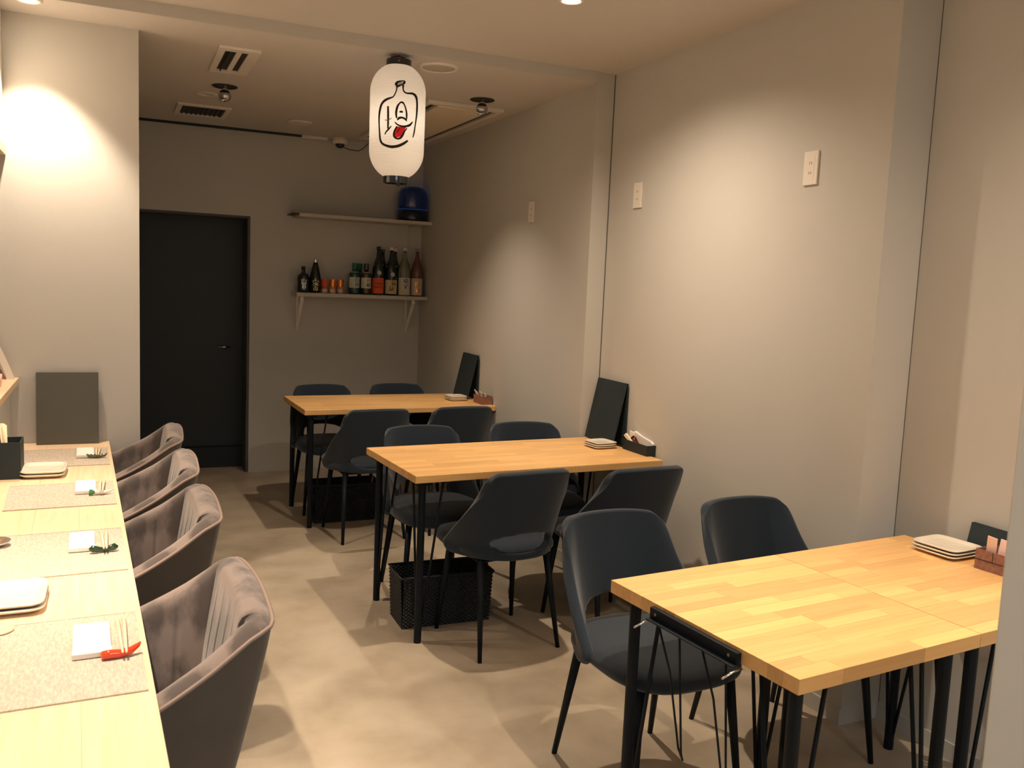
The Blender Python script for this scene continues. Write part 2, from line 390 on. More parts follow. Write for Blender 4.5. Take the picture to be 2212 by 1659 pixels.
# ------------------------------------------------------------------ dining chairs
def make_dining_chair(label, front=.245):
    t = thing('dining_chair', label, 'chair', (0, 0, 0), 0, None)
    ZB, ZT = .400, .778
    def shell(a, b):
        u = a*2-1; v = b
        hu, hv = .60, 1
        # round the two top corners and sweep the side edges
        wv = .232*(1-v)+.186*v+.012*sin(pi*v)
        x = wv*(u-.14*u**3)/.86
        vv = v
        dp = (.055+.245*(1-vv)**1.25)*(1-.30*max(0, (.16-vv)/.16)**2)
        y = -.205-.075*vv**1.1+dp*abs(u)**2.6
        top = ZT-.012*u*u-.038*max(0, (abs(u)-.74)/.26)**2.2
        z = ZB+(top-ZB)*vv
        return x, y, z
    NU, NV = 40, 32
    uc, vc, ru, rv = 0, .185, .53, .118
    PW = 2.3
    def inside(a, b):
        u = a*2-1; return abs((u-uc)/ru)**PW+abs((b-vc)/rv)**PW < 1
    def shell_cut(a, b):           # pull the grid corners round the cut-out onto its smooth outline
        cells = [inside(a+i/NU, b+j/NV) for i in (-.5, .5) for j in (-.5, .5)]
        if any(cells) and not all(cells):
            du, dv = a*2-1-uc, b-vc; d = (abs(du/ru)**PW+abs(dv/rv)**PW)**(1/PW)
            a, b = (uc+du/d+1)/2, vc+dv/d
        return shell(a, b)
    mb = MB().grid(NU, NV, shell_cut, skip=inside)
    put('backrest', mb, M_fab, t, smooth=True, solid=.034, subsurf=1)
    # padded seat
    def seat(a, b):
        t_ = 2*pi*a; k = 3.0
        c, s = cos(t_), sin(t_); rx = .222*(abs(c)**(2/k))*(1 if c > 0 else -1); ry = .240*(abs(s)**(2/k))*(1 if s > 0 else -1)
        prof = [(.0, .392), (.72, .394), (.93, .402), (1.0, .418), (1.0, .436), (.95, .452), (.80, .461), (.45, .465), (.0, .466)]
        f = b*(len(prof)-1); i = min(int(f), len(prof)-2); q = f-i
        r = prof[i][0]*(1-q)+prof[i+1][0]*q; z = prof[i][1]*(1-q)+prof[i+1][1]*q
        return rx*r, .036+ry*r, z-.012*max(0, ry*r/.24)**3
    put('seat', MB().grid(48, 16, seat, close_u=True), M_fab, t, smooth=True)
    for sx in (-1, 1):
        put('leg', MB().tube([(sx*.155, front-.045, .398), (sx*.188, front, .0)], [.0155, .0088], 12), M_legblk, t, smooth=True)
        put('leg', MB().tube([(sx*.155, -.135, .398), (sx*.185, -.215, .0)], [.0155, .0088], 12), M_legblk, t, smooth=True)
    put('seat_frame', MB().box(-.17, .17, -.15, .185, .385, .396), M_legblk, t, bevel=.004)
    return t
chair0 = make_dining_chair('dark blue-grey dining chair on the far side of the near table, nearest the aisle')
chair0.location = (1.478, 2.19, 0); chair0.rotation_euler = (0, 0, pi+.02)
tag(chair0, None, None, 'upholstered dining chairs')
G = 'upholstered dining chairs'
# the chairs whose front legs straddle a basket stand a little straighter
chair1 = make_dining_chair('dining chair seen from behind with its cutout lit, before the middle table', .178)
chair1.location = (1.475, 3.345, 0); chair1.rotation_euler = (0, 0, .11); chair1['group'] = G
dup(chair0, (2.045, 2.235, 0), pi+.03, 'dark dining chair behind the near table, by the wall', G)
dup(chair0, (2.00, 3.30, 0), .06, 'dining chair seen from behind by the wall, before the middle table', G)
dup(chair1, (1.385, 3.93, 0), pi-.02, 'dining chair behind the middle table, above the basket', G)
dup(chair0, (1.94, 3.955, 0), pi-.12, 'dining chair behind the middle table, nearest the wall', G)
dup(chair1, (1.335, 5.03, 0), .06, 'dining chair seen from behind before the far table, aisle side', G)
dup(chair0, (1.865, 5.07, 0), .05, 'dining chair seen from behind before the far table, wall side', G)
dup(chair1, (1.262, 5.655, 0), pi+.01, 'black-looking dining chair behind the far table, toward the door', G)
dup(chair0, (1.775, 5.675, 0), pi-.03, 'black-looking dining chair behind the far table, in the corner', G)

# ------------------------------------------------------------------ tub chairs along the counter
def make_tub(label):
    t = thing('tub_chair', label, 'chair')
    key = [(-1.0, -.235, .215, .600), (-.85, -.288, .12, .625), (-.66, -.284, -.03, .668), (-.50, -.264, -.16, .732), (-.42, -.247, -.245, .788), (-.385, -.234, -.280, .802), (-.35, -.205, -.292, .806), (-.16, -.10, -.298, .815), (0, 0, -.300, .818)]
    pts = key+[(-a, -b, c, d) for a, b, c, d in reversed(key[:-1])]
    def rim(u):
        for i in range(len(pts)-1):
            if pts[i][0] <= u <= pts[i+1][0]+1e-9: break
        p0 = pts[max(i-1, 0)]; p1 = pts[i]; p2 = pts[i+1]; p3 = pts[min(i+2, len(pts)-1)]
        q = (u-p1[0])/(p2[0]-p1[0]); out = []
        for k in (1, 2, 3):
            m1 = (p2[k]-p0[k])/max(p2[0]-p0[0], 1e-6)*(p2[0]-p1[0]); m2 = (p3[k]-p1[k])/max(p3[0]-p1[0], 1e-6)*(p2[0]-p1[0])
            out.append((2*q**3-3*q**2+1)*p1[k]+(q**3-2*q**2+q)*m1+(-2*q**3+3*q**2)*p2[k]+(q**3-q**2)*m2)
        return out
    def outer(a, b):
        x, y, z = rim(a*2-1)
        s = 1-.36*(1-b)**1.15; zb = .315
        return x*s, (y*(1-.34*(1-b)**1.1)), zb+(z-zb)*b
    NU = 96
    put('outer_shell', MB().grid(NU, 10, outer), M_velvet_out, t, smooth=True)
    seams = [-.50, -.32, -.20, -.07, .07, .20, .32, .50]
    def inner(a, b):
        u = a*2-1; x, y, z = rim(u); th = .064
        # inward normal approx
        x2, y2, _ = rim(min(u+.06, 1)); x1, y1, _ = rim(max(u-.06, -1)); d = Vector((x2-x1, y2-y1, 0)).normalized(); n = Vector((-d.y, d.x, 0))
        if n.dot(Vector((x, y-.05, 0))) > 0: n = -n
        if b < .25:   # rolled rim
            q = b/.25; k = th*q; lift = .014*sin(pi*q)
            return x+n.x*k, y+n.y*k, z+lift
        q = (b-.25)/.75; groove = 0
        for s_ in seams: groove = max(groove, .0065*max(0, 1-abs(u-s_)/.0085)*min(1, q*4))
        puff = .012*sin(pi*min(1, q*1.1))
        k = th+puff-groove+.05*q*q
        sc = 1-.16*q
        return (x+n.x*k)*sc, (y+n.y*k)*(1-.10*q), z-(z-.40)*q
    put('inner_back', MB().grid(NU*4, 26, inner), M_velvet, t, smooth=True)
    put('piping', MB().tube([tuple(Vector(rim(-1+2*i/90))+Vector((0, 0, .002))) for i in range(91)], .0045, 8), M_pipe, t, smooth=True)
    def seat(a, b):
        t_ = 2*pi*a; c, s = cos(t_), sin(t_); k = 3.2
        rx = .225*(abs(c)**(2/k))*(1 if c > 0 else -1); ry = .225*(abs(s)**(2/k))*(1 if s > 0 else -1)
        prof = [(.0, .36), (.9, .36), (1.0, .38), (1.0, .43), (.93, .455), (.6, .463), (0, .465)]
        f = b*(len(prof)-1); i = min(int(f), len(prof)-2); q = f-i
        r = prof[i][0]*(1-q)+prof[i+1][0]*q; z = prof[i][1]*(1-q)+prof[i+1][1]*q
        return rx*r, .0+ry*r, z
    put('seat_cushion', MB().grid(40, 12, seat, close_u=True), M_velvet, t, smooth=True)
    put('underframe', MB().box(-.17, .17, -.15, .17, .335, .358).box(-.195, .195, -.225, .15, .300, .345), M_velvet_out, t, bevel=.02)
    for sx in (-1, 1):
        for y0, y1 in ((.14, .20), (-.15, -.21)):
            put('leg', MB().tube([(sx*.15, y0, .31), (sx*.20, y1, 0)], [.013, .009], 10), M_legblk, t, smooth=True)
    return t
tub0 = make_tub('taupe velvet tub chair nearest the camera at the counter')
TX = -.015
tub0.location = (TX+.005, 1.955, 0); tub0.rotation_euler = (0, 0, pi/2+.02)
tag(tub0, None, None, 'velvet tub chairs at the counter')
for y, rz, lb in ((2.755, .02, 'taupe velvet tub chair second from the camera at the counter'),
                  (3.38, 0, 'taupe velvet tub chair third from the camera at the counter'),
                  (4.01, -.02, 'farthest taupe velvet tub chair, beside the dark doorway')):
    dup(tub0, (TX-.012*(y-1.95), y, 0), pi/2+rz, lb, 'velvet tub chairs at the counter')

# ------------------------------------------------------------------ counter
CR = -.0346; CX = .1238
def cxe(y): return CX+y*CR
ct = thing('counter', 'long pale wood counter with placemats along the left side', 'counter', (0, 0, 0))
ye, y0 = YW-.003, -.5
ws = [0, .125, .25, .375, .60]
for a, b in zip(ws[:-1], ws[1:]):
    m = MB(); m.v = []; 
    P = [(cxe(y0)-b, y0), (cxe(y0)-a-.0002, y0), (cxe(ye)-a-.0002, ye), (cxe(ye)-b, ye)]
    put('plank', MB().prism(P, .682, .72), M_counter, ct, bevel=.0004)
put('front_panel', MB().prism([(cxe(y0)-.42, y0), (cxe(y0)-.40, y0), (cxe(ye)-.40, ye), (cxe(ye)-.42, ye)], 0, .681), M_wall, ct)
lg = thing('serving_ledge', 'raised pale wood ledge above the back of the counter', 'ledge', (0, 0, 0))
LX = -.378
put('ledge_board', MB().box(LX-.36, LX, y0, ye, .982, 1.010), M_ledge, lg, bevel=.002)
put('riser_panel', MB().box(LX-.06, LX-.035, y0, ye, .722, .981), M_wall, lg)
put('back_board', MB().box(LX-.36, LX-.335, y0, ye, .0, .981), M_ledge, lg)
# overhead cupboard at the left edge
oc = thing('wall_cupboard', 'bright white overhead cupboard at the left edge', 'cupboard', (0, 0, 0))
put('body', MB().box(-.85, -.418, 1.0, ye, 1.985, ZN-.002), M_white, oc, bevel=.002)
put('light_pelmet', MB().box(-.85, -.410, 1.0, ye, 1.945, 1.984), M_ledge, oc, bevel=.002)

# placemats and settings
def placemat(y0_, y1_, label):
    yc = (y0_+y1_)/2; L = .33; x1 = cxe(yc)-.012
    t = thing('placemat', label, 'placemat', (x1, yc, .7203), -CR*1.0, 'woven placemats on the counter')
    d = (y1_-y0_)/2
    put('woven_sheet', MB().box(-L, 0, -d, d, 0, .0022), M_mat, t)
    for e in (-d, d-.004): put('hem', MB().box(-L, 0, e, e+.004, .0021, .0030), M_mat, t)
    return t
mats = [(1.70, 2.12, 'nearest woven beige placemat with the red pepper rest'), (2.435, 2.845, 'second woven beige placemat with the dark green rest'),
        (3.145, 3.49, 'third woven beige placemat with the white radish rest'), (3.80, 4.16, 'farthest woven beige placemat beside the leaning menu')]
for a in mats: placemat(*a)
ZM = .7203+.0031
def towel(x, y, lx, ly, label, rz=0):
    t = thing('hand_towel', label, 'towel', (x, y, ZM), rz, 'wrapped hand towels')
    put('folded_towel', MB().box(-lx/2, lx/2, -ly/2, ly/2, 0, .011), M_towel, t, bevel=.004, seg=3)
    put('wrapper_flap', MB().box(-lx/2-.001, lx/2+.001, -ly/2-.006, -ly/2+.02, .0005, .0125), M_paper, t, bevel=.002)
def sticks(x, y, L, label, rz=0):
    t = thing('chopsticks', label, 'chopsticks', (x, y, ZM), rz, 'chopstick pairs on the counter')
    for s in (-1, 1):
        put('chopstick', MB().tube([(s*.0035, -.025, .0175), (s*.0055, L*.5, .0125), (s*.0065, L-.02, .0060)], [.0022, .0036, .0046], 8), M_woodlt, t, smooth=True)
def rest(x, y, kind, label, rz=0):
    t = thing('chopstick_rest', label, 'chopstick rest', (x, y, ZM), rz)
    if kind == 'pepper':
        put('pepper_body', MB().tube([(-.034, 0, .009), (-.02, -.001, .0095), (0, -.002, .008), (.02, 0, .0105), (.033, .004, .017), (.039, .007, .022)], [.0085, .0093, .0085, .0075, .005, .0018], 14), M_red, t, smooth=True)
        put('pepper_cap', MB().tube([(-.0352, 0, .009), (-.033, 0, .009)], [.0065, .0086], 12), M_red, t, smooth=True)
    elif kind == 'gourd':
        put('dark_body', MB().tube([(-.036, 0, .010), (-.028, 0, .0125), (-.016, 0, .010), (0, 0, .0065), (.016, 0, .010), (.028, 0, .0125), (.036, 0, .010)], [.004, .0098, .008, .006, .008, .0098, .004], 14), M_green, t, smooth=True)
    elif kind == 'radish':
        put('radish_body', MB().tube([(-.018, 0, .008), (-.005, 0, .0085), (.015, 0, .007), (.03, .004, .010), (.041, .008, .014)], [.007, .0078, .0065, .004, .001], 12), M_cream, t, smooth=True)
        put('radish_leaves', MB().tube([(-.036, 0, .011), (-.028, 0, .010), (-.0185, 0, .008)], [.0095, .0095, .005], 9), M_leaf, t)
    else:
        put('pod_body', MB().tube([(-.038, 0, .018), (-.030, 0, .010), (-.015, 0, .007), (0, 0, .0065), (.015, 0, .007), (.030, 0, .010), (.038, 0, .018)], [.0015, .006, .0068, .006, .0068, .006, .0015], 12), M_olive, t, smooth=True)
        for k in range(4): put('pea', MB().lathe([(.001, -.005), (.0045, -.002), (.0045, .002), (.001, .005)], 10, (-.021+k*.014, 0, .0125)), M_olive, t, smooth=True)
towel(-.048, 1.965, .072, .165, 'white folded towel beside the red pepper rest', .03)
towel(-.088, 2.705, .066, .165, 'white wrapped towel beside the dark green rest', .03)
towel(-.097, 3.39, .066, .17, 'white wrapped towel beside the white radish rest', .03)
towel(-.115, 4.03, .066, .17, 'white wrapped towel on the farthest placemat', .03)
sticks(.013, 1.872, .205, 'pale chopsticks resting on the red pepper', .03)
sticks(-.028, 2.603, .205, 'pale chopsticks resting on the dark green rest', .03)
sticks(-.045, 3.288, .205, 'pale chopsticks resting on the white radish', .0)
sticks(-.068, 3.935, .205, 'pale chopsticks on the farthest placemat', .0)
rest(.006, 1.868, 'pepper', 'glossy red chilli-pepper-shaped chopstick rest', .12)
rest(-.032, 2.602, 'gourd', 'dark green glazed double-bulb chopstick rest', .12)
rest(-.048, 3.284, 'radish', 'white radish-shaped chopstick rest with green top', .1)
rest(-.070, 3.932, 'pod', 'olive green pod-shaped chopstick rest on the farthest placemat', .05)

def square_plate(w, d, h, inner=True):
    """square dish: rim lifted, foot ring"""
    def f(a, b):
        k = 7; t_ = 2*pi*a; c, s = cos(t_), sin(t_)
        rr = 1/(abs(c)**k+abs(s)**k)**(1/k)
        prof = [(.62, 0), (.62, .0015), (.80, .003), (1.0, h-.003), (1.0, h), (.93, h+.0002), (.80, h*.55), (.70, h*.45), (0, h*.45)]
        prof = [(0, 0)]+prof
        q = b*(len(prof)-1); i = min(int(q+1e-9), len(prof)-2); q -= i
        r = prof[i][0]*(1-q)+prof[i+1][0]*q; z = prof[i][1]*(1-q)+prof[i+1][1]*q
        return w/2*c*rr*r, d/2*s*rr*r, z
    return MB().grid(56, 9, f, close_u=True)
pm_small = square_plate(.125, .125, .012).mesh('plate'); pm_small.materials.append(M_plate)
pm_small.polygons.foreach_set('use_smooth', [True]*len(pm_small.polygons))
pm_t3 = square_plate(.15, .16, .013).mesh('plate'); pm_t3.materials.append(M_plate)
pm_t3.polygons.foreach_set('use_smooth', [True]*len(pm_t3.polygons))
pm_big = square_plate(.15, .19, .016).mesh('plate'); pm_big.materials.append(M_plate)
pm_big.polygons.foreach_set('use_smooth', [True]*len(pm_big.polygons))
def stack(me, n, x, y, z, rz, dz, lbls, group, name='square_plate'):
    for k in range(n):
        o = put(name, me, None, loc=(x+random.uniform(-.0015, .0015), y+random.uniform(-.0015, .0015), z+k*dz), rot=(0, 0, rz+random.uniform(-.02, .02)))
        tag(o, lbls[k], 'plate', group)
lv = lambda where: ['cream square plate at the bottom of the stack '+where, 'cream square plate in the middle of the stack '+where, 'cream square plate on top of the stack '+where]
stack(pm_big, 2, -.222, 2.255, .7203, .0, .012, ['lower cream plate of the pair between the two nearest placemats', 'upper cream plate of the pair between the two nearest placemats'], 'plates on the counter')
stack(pm_big, 2, -.243, 3.675, .7203, .0, .012, ['lower cream plate of the pair beside the black chopstick box', 'upper cream plate of the pair beside the black chopstick box'], 'plates on the counter')
stack(pm_t3, 3, 2.378, 1.905, .7203, R3, .0105, lv('on the near table'), 'plates on the near table')
stack(pm_small, 3, 2.182, 3.750, .7203, .057+.05, .0098, lv('on the middle table'), 'plates on the middle table')
stack(pm_small, 3, 2.062, 5.47, .7203, .05, .0098, lv('on the far table'), 'plates on the far table')

# leaning menu on the counter
def slab(name, label, cat, loc, rot, w, h, th, m, cover=True):
    t = thing(name, label, cat, loc); t.rotation_euler = rot
    put('front_cover', MB().box(-w/2, w/2, 0, .003, 0, h), m, t, bevel=.001)
    put('pages', MB().box(-w/2+.004, w/2-.004, .0031, th-.0031, .004, h-.004), M_black, t)
    put('back_cover', MB().box(-w/2, w/2, th-.003, th, 0, h), m, t, bevel=.001)
    return t
slab('menu', 'dark grey square menu leaning on the beige wall at the counter end', 'menu', (-.190, 4.278, .7206), (-.10, 0, 0), .245, .315, .012, M_menug)
# chopstick box
cb = thing('chopstick_box', 'black upright box of chopsticks at the left edge of the counter', 'box', (-.362, 3.665, .7203), .0)
wl = MB(); bw, bd, bh, tt = .048, .062, .135, .004
for (a, b, c, d) in ((-bw, bw, -bd, -bd+tt), (-bw, bw, bd-tt, bd), (-bw, -bw+tt, -bd+tt, bd-tt), (bw-tt, bw, -bd+tt, bd-tt)): wl.box(a, b, c, d, 0, bh)
put('box_wall', wl, M_black, cb); put('box_bottom', MB().box(-bw+tt, bw-tt, -bd+tt, bd-tt, .0, .004), M_black, cb)
for k in range(6):
    a = random.uniform(-.02, .0); b = random.uniform(-.03, .02)
    o = thing('chopstick', 'pale wooden chopstick standing in the black box at the left edge of the counter', 'chopstick', (-.362+.012+a, 3.665-.02+b, .7203+.006), 0, 'chopsticks in the black box')
    put('stick', MB().tube([(0, 0, 0), (-.012+random.uniform(-.006, .006), random.uniform(-.01, .03), .185+random.uniform(-.01, .01))], [.0022, .0042], 8), M_woodlt, o, smooth=True)
# small things half outside the left edge
d1 = thing('metal_dish', 'small silver dish at the left edge of the second placemat', 'dish', (-.302, 2.735, ZM), 0)
put('bowl', MB().lathe([(.012, 0), (.018, .001), (.030, .008), (.036, .016), (.0345, .016), (.028, .009), (.015, .004), (.001, .0035)], 28, capt=False), M_chrome, d1, smooth=True)
d2 = tag(put('disk', MB().lathe([(.030, 0), (.032, .001), (.032, .003), (.030, .004)], 28), M_ledge, smooth=False, loc=(-.232, 2.085, ZM)), 'round tan coaster at the left edge of the nearest placemat', 'disk')  # flat tan disk lying on the placemat
# items on the ledge, cut by the left edge
pc = thing('printed_card', 'white-edged printed card leaning on the ledge at the left edge', 'card', (-.40, 4.20, 1.0105), 0)
cc = MB(); n = 12
def card(a, b):
    x = -.02*a*0 - .145*b**1.25 - .035*sin(pi*b)*0; z = .23*b
    return (x-.018*(1-a)*1.0, .0+.10*a, z)
put('white_border', MB().grid(2, 14, lambda a, b: (-.125*b**1.12+.012+(-.028)*(1-a), .06, .30*b)), M_paper, pc, solid=.003)
put('printed_face', MB().grid(2, 12, lambda a, b: (-.125*b**1.12-.018-.14*(1-a)*(1-b), .063, .20*b)), M_print, pc, solid=.002)
cu = thing('small_cup', 'small pink cup on the ledge at the left edge', 'cup', (-.430, 4.0, 1.0105), 0)
put('cup_body', MB().lathe([(.014, 0), (.019, .002), (.023, .05), (.0215, .05), (.017, .006), (.001, .005)], 24, capt=False), M_pink, cu, smooth=True)

# ------------------------------------------------------------------ things on the dining tables
def upright_menu(loc, rz, w, h, label, lean=.07):
    """tall folded menu standing like a narrow A against the wall; local x runs along the wall, +y into the room"""
    t = thing('menu', label, 'menu', loc, rz)
    put('front_cover', MB().quad((-w/2, lean, 0), (w/2, lean, 0), (w/2, .010, h), (-w/2, .010, h)), M_menu, t, solid=.005)
    put('back_cover', MB().quad((-w/2, .004, 0), (w/2, .004, 0), (w/2, .003, h), (-w/2, .003, h)), M_menu, t, solid=.004)
    return t
# world: wall on +x; local x -> +y, local y -> -x
upright_menu((2.325, 3.888, .7232), pi/2, .285, .310, 'tall black menu leaning on the wall at the middle table', .074)
upright_menu((2.222, 5.610, .7232), pi/2, .270, .292, 'tall black menu leaning on the wall at the far table', .075)
upright_menu((2.500, 1.795, .7232), pi/2, .230, .088, 'small black menu standing on the wall side of the near table', .03)
def open_box(loc, rz, lx, ly, h, m, name, label, cat='box', tt=.003):
    t = thing(name, label, cat, loc, rz)
    w_ = MB()
    for (a, b, c, d) in ((-lx/2, lx/2, -ly/2, -ly/2+tt), (-lx/2, lx/2, ly/2-tt, ly/2), (-lx/2, -lx/2+tt, -ly/2+tt, ly/2-tt), (lx/2-tt, lx/2, -ly/2+tt, ly/2-tt)): w_.box(a, b, c, d, 0, h)
    put('box_wall', w_, m, t); put('box_bottom', MB().box(-lx/2+tt, lx/2-tt, -ly/2+tt, ly/2-tt, 0, .003), m, t)
    return t
def packet(loc, rot, w, h, m, label, name='paper_packet', cat='packet', group=None):
    o = put(name, MB().box(-w/2, w/2, -.0015, .0015, 0, h), m, bevel=.0008); o.location = loc; o.rotation_euler = rot
    return tag(o, label, cat, group)
# middle table: long black box
bx = open_box((2.313, 3.588, .7203), .03, .070, .205, .050, M_black, 'cutlery_box', 'long black box of napkins and cutlery on the middle table')
def yz_slab(pts, x0, th):
    return MB().prism([(y, z) for y, z in pts], 0, th), x0
for nm, pts, x0, th, lb in (('paper_napkin', [(3.675, .742), (3.500, .742), (3.498, .776), (3.515, .785), (3.600, .797), (3.660, .812), (3.675, .806)], 2.318, .014, 'large white folded napkin standing in the black box, middle table'),
                            ('paper_napkin', [(3.682, .742), (3.630, .742), (3.632, .806), (3.680, .812)], 2.304, .006, 'small white napkin corner at the far end of the black box')):
    o = put(nm, MB().prism(pts, 0, th), M_paper, bevel=.001)
    o.data.transform(Matrix(((0, 0, 1, x0), (1, 0, 0, 0), (0, 1, 0, 0), (0, 0, 0, 1))))
    tag(o, lb, 'napkin', 'napkins in the black box')
sp = thing('lacquer_spoon', 'dark red lacquer spoon in the black box on the middle table', 'spoon', (2.297, 3.628, .752), 0)
put('spoon_bowl', MB().grid(16, 12, lambda a, b: ((.012*sin(pi*a)*sin(pi*b)), (b-.5)*.066, .020+.028*sin(pi*b)**.8*(a-.2))), M_redlac, sp, smooth=True, solid=.002)
put('spoon_handle', MB().tube([(0, -.030, .022), (.0, -.050, .006), (.002, -.072, -.010)], [.004, .0035, .003], 8), M_redlac, sp, smooth=True)
for k in range(3):
    tag(put('wrapped_chopsticks', MB().box(-.006, .006, -.036, .036, 0, .003), M_woodlt, bevel=.0008, loc=(2.287, 3.664-.006*k, .770+.0036*k), rot=(radians(26+3*k), 0, .03)), 'paper-wrapped chopsticks poking out of the far end of the black box', 'chopsticks', 'wrapped chopsticks, middle table')
# far table: brown woven box
open_box((2.187, 5.300, .7203), .02, .072, .145, .052, M_brown, 'woven_box', 'brown woven box of paper packets on the far table')
for k in range(3):
    packet((2.178+.01*k, 5.335-.03*k, .7245), (radians(-24+8*k), radians(-14+4*k), pi/2), .06-.012*k, .085-.01*k, M_paper, 'white paper packet standing in the brown woven box', 'paper_packet', 'packet', 'paper packets, far table')
# near table: pinkish woven box
wbx = open_box((2.385, 1.722, .7203), R3, .092, .105, .060, M_brown, 'woven_box', 'pinkish-brown woven box of paper packets on the near table')
for (a, b, c) in ((-.0008, .0008, 1),):
    put('weave_seam', MB().box(-.047, -.0462, -.0525, .0525, .029, .031).box(-.047, -.0462, -.002, -.0005, .03, .06), M_black, wbx)
packet((2.362, 1.742, .7245), (radians(-8), radians(-6), pi/2+.1), .030, .100, M_pink, 'pink-white paper packet in the woven box, near table, left one', 'paper_packet', 'packet', 'paper packets, near table')
packet((2.362, 1.712, .7245), (radians(6), radians(-4), pi/2+.1), .026, .095, M_pink, 'pink-white paper packet in the woven box, near table, right one', 'paper_packet', 'packet', 'paper packets, near table')

# ------------------------------------------------------------------ black woven baskets
def basket(loc, rz, lx, ly, h, label):
    t = thing('storage_basket', label, 'basket', loc, rz, 'black rattan baskets')
    def wall(p0, p1, nrm):
        P0, P1, N = Vector(p0), Vector(p1), Vector(nrm); L = (P1-P0).length
        nc = int(L/.011)*2; nr = int(h/.008)*2
        def f(a, b):
            q = P0.lerp(P1, a); i = round(a*nc); j = round(b*nr)
            dsp = .0022*(1 if ((i//2+j//2) % 2 == 0) else -1)*(.4 if (j % 2 == 0) else 1)
            fl = .012*b
            return q.x+N.x*(dsp+fl), q.y+N.y*(dsp+fl), h*b
        return MB().grid(nc, nr, f)
    a, b = lx/2, ly/2
    for p0, p1, n in (((-a, -b, 0), (a, -b, 0), (0, -1, 0)), ((a, -b, 0), (a, b, 0), (1, 0, 0)), ((a, b, 0), (-a, b, 0), (0, 1, 0)), ((-a, b, 0), (-a, -b, 0), (-1, 0, 0))):
        put('woven_side', wall(p0, p1, n), M_basket, t, solid=.003)
    put('basket_bottom', MB().box(-a, a, -b, b, 0.001, .006), M_basket, t)
    a += .012; b += .012
    put('rim', MB().tube([(-a, -b, h), (a, -b, h), (a, b, h), (-a, b, h), (-a, -b, h), (-a+.02, -b, h)], .0055, 8), M_basket, t, smooth=True)
    return t
basket((1.325, 3.622, 0), -.02, .40, .185, .228, 'black woven basket on the floor under the middle table')
basket((1.30, 5.365, 0), .02, .40, .17, .235, 'black woven basket on the floor under the far table')

# ------------------------------------------------------------------ wall outlets
def outlet(x, yc, zc, w, h, label):
    t = thing('wall_outlet', label, 'outlet', (x-.0005, yc, zc), 0, 'wall outlets')
    put('cover_plate', MB().box(-.008, 0, -w/2, w/2, -h/2, h/2), M_white, t, bevel=.002)
    for dz in (.018, -.018):
        put('socket_slot', MB().box(-.0088, -.0079, .004, .0062, dz-.005, dz+.005).box(-.0088, -.0079, -.0062, -.004, dz-.005, dz+.005), M_grille, t)
    put('socket_panel', MB().box(-.0086, -.0078, -w*.26, w*.26, -h*.36, h*.36), M_white, t)
outlet(X1, 4.766, 1.922, .072, .120, 'white outlet plate high on the far wall section')
outlet(X2, 3.770, 1.955, .072, .122, 'white outlet plate high on the wall next to the wall step')
outlet(X2, 2.587, 1.968, .072, .122, 'white outlet plate high on the wall, nearest the camera')

# ------------------------------------------------------------------ ceiling fittings (far ceiling)
def vent_long():
    t = thing('ceiling_vent', 'square white ceiling vent with two dark slots', 'vent', (.540, 4.665, ZF))
    fr = MB(); X, Y = .093, .27
    fr.box(-X, X, -Y, -Y+.05, -.012, -.0005).box(-X, X, Y-.05, Y, -.012, -.0005)
    for a, b in ((-X, -X+.030), (-.012, .012), (.042, X)): fr.box(a, b, -Y+.05, Y-.05, -.012, -.0005)
    put('vent_frame', fr, M_vent, t)
    for a, b in ((-X+.030, -.012), (.012, .042)): put('slot', MB().box(a, b, -Y+.05, Y-.05, -.004, -.0006), M_grille, t)
    put('louver', MB().box(-.044, -.040, -Y+.05, Y-.05, -.016, -.004), M_grille, t)
vent_long()
t = thing('ceiling_vent', 'low rectangular ceiling vent with dark grille near the back wall', 'vent', (.525, 6.20, ZF))
fr = MB(); X, Y = .16, .20
fr.box(-X, X, -Y, -Y+.04, -.012, -.0005).box(-X, X, Y-.04, Y, -.012, -.0005).box(-X, -X+.03, -Y+.04, Y-.04, -.012, -.0005).box(X-.03, X, -Y+.04, Y-.04, -.012, -.0005)
put('vent_frame', fr, M_vent, t); put('grille_back', MB().box(-X+.03, X-.03, -Y+.04, Y-.04, -.003, -.0006), M_grille, t)
for k in range(9):
    xx = -X+.045+k*.029
    put('grille_bar', MB().box(xx-.004, xx+.004, -Y+.04, Y-.04, -.010, -.003), M_grille, t)
# round ceiling speaker
t = thing('ceiling_speaker', 'round white ceiling speaker behind the lantern', 'speaker', (1.440, 4.215, ZF))
put('ring', MB().lathe([(.078, -.0006), (.078, -.007), (.086, -.0105), (.094, -.009), (.098, -.0006)], 40, capb=False, capt=False), M_white, t, smooth=True)
put('speaker_grille', MB().lathe([(.078, -.0006), (.077, -.006), (.05, -.008), (.001, -.0085)], 40), M_shelf, t, smooth=True)
t = thing('smoke_detector', 'flat round disc on the dark ceiling near the back wall', 'detector', (1.149, 6.22, ZF))
put('disc', MB().lathe([(.085, -.0006), (.085, -.008), (.07, -.014), (.001, -.015)], 32), M_vent, t, smooth=True)
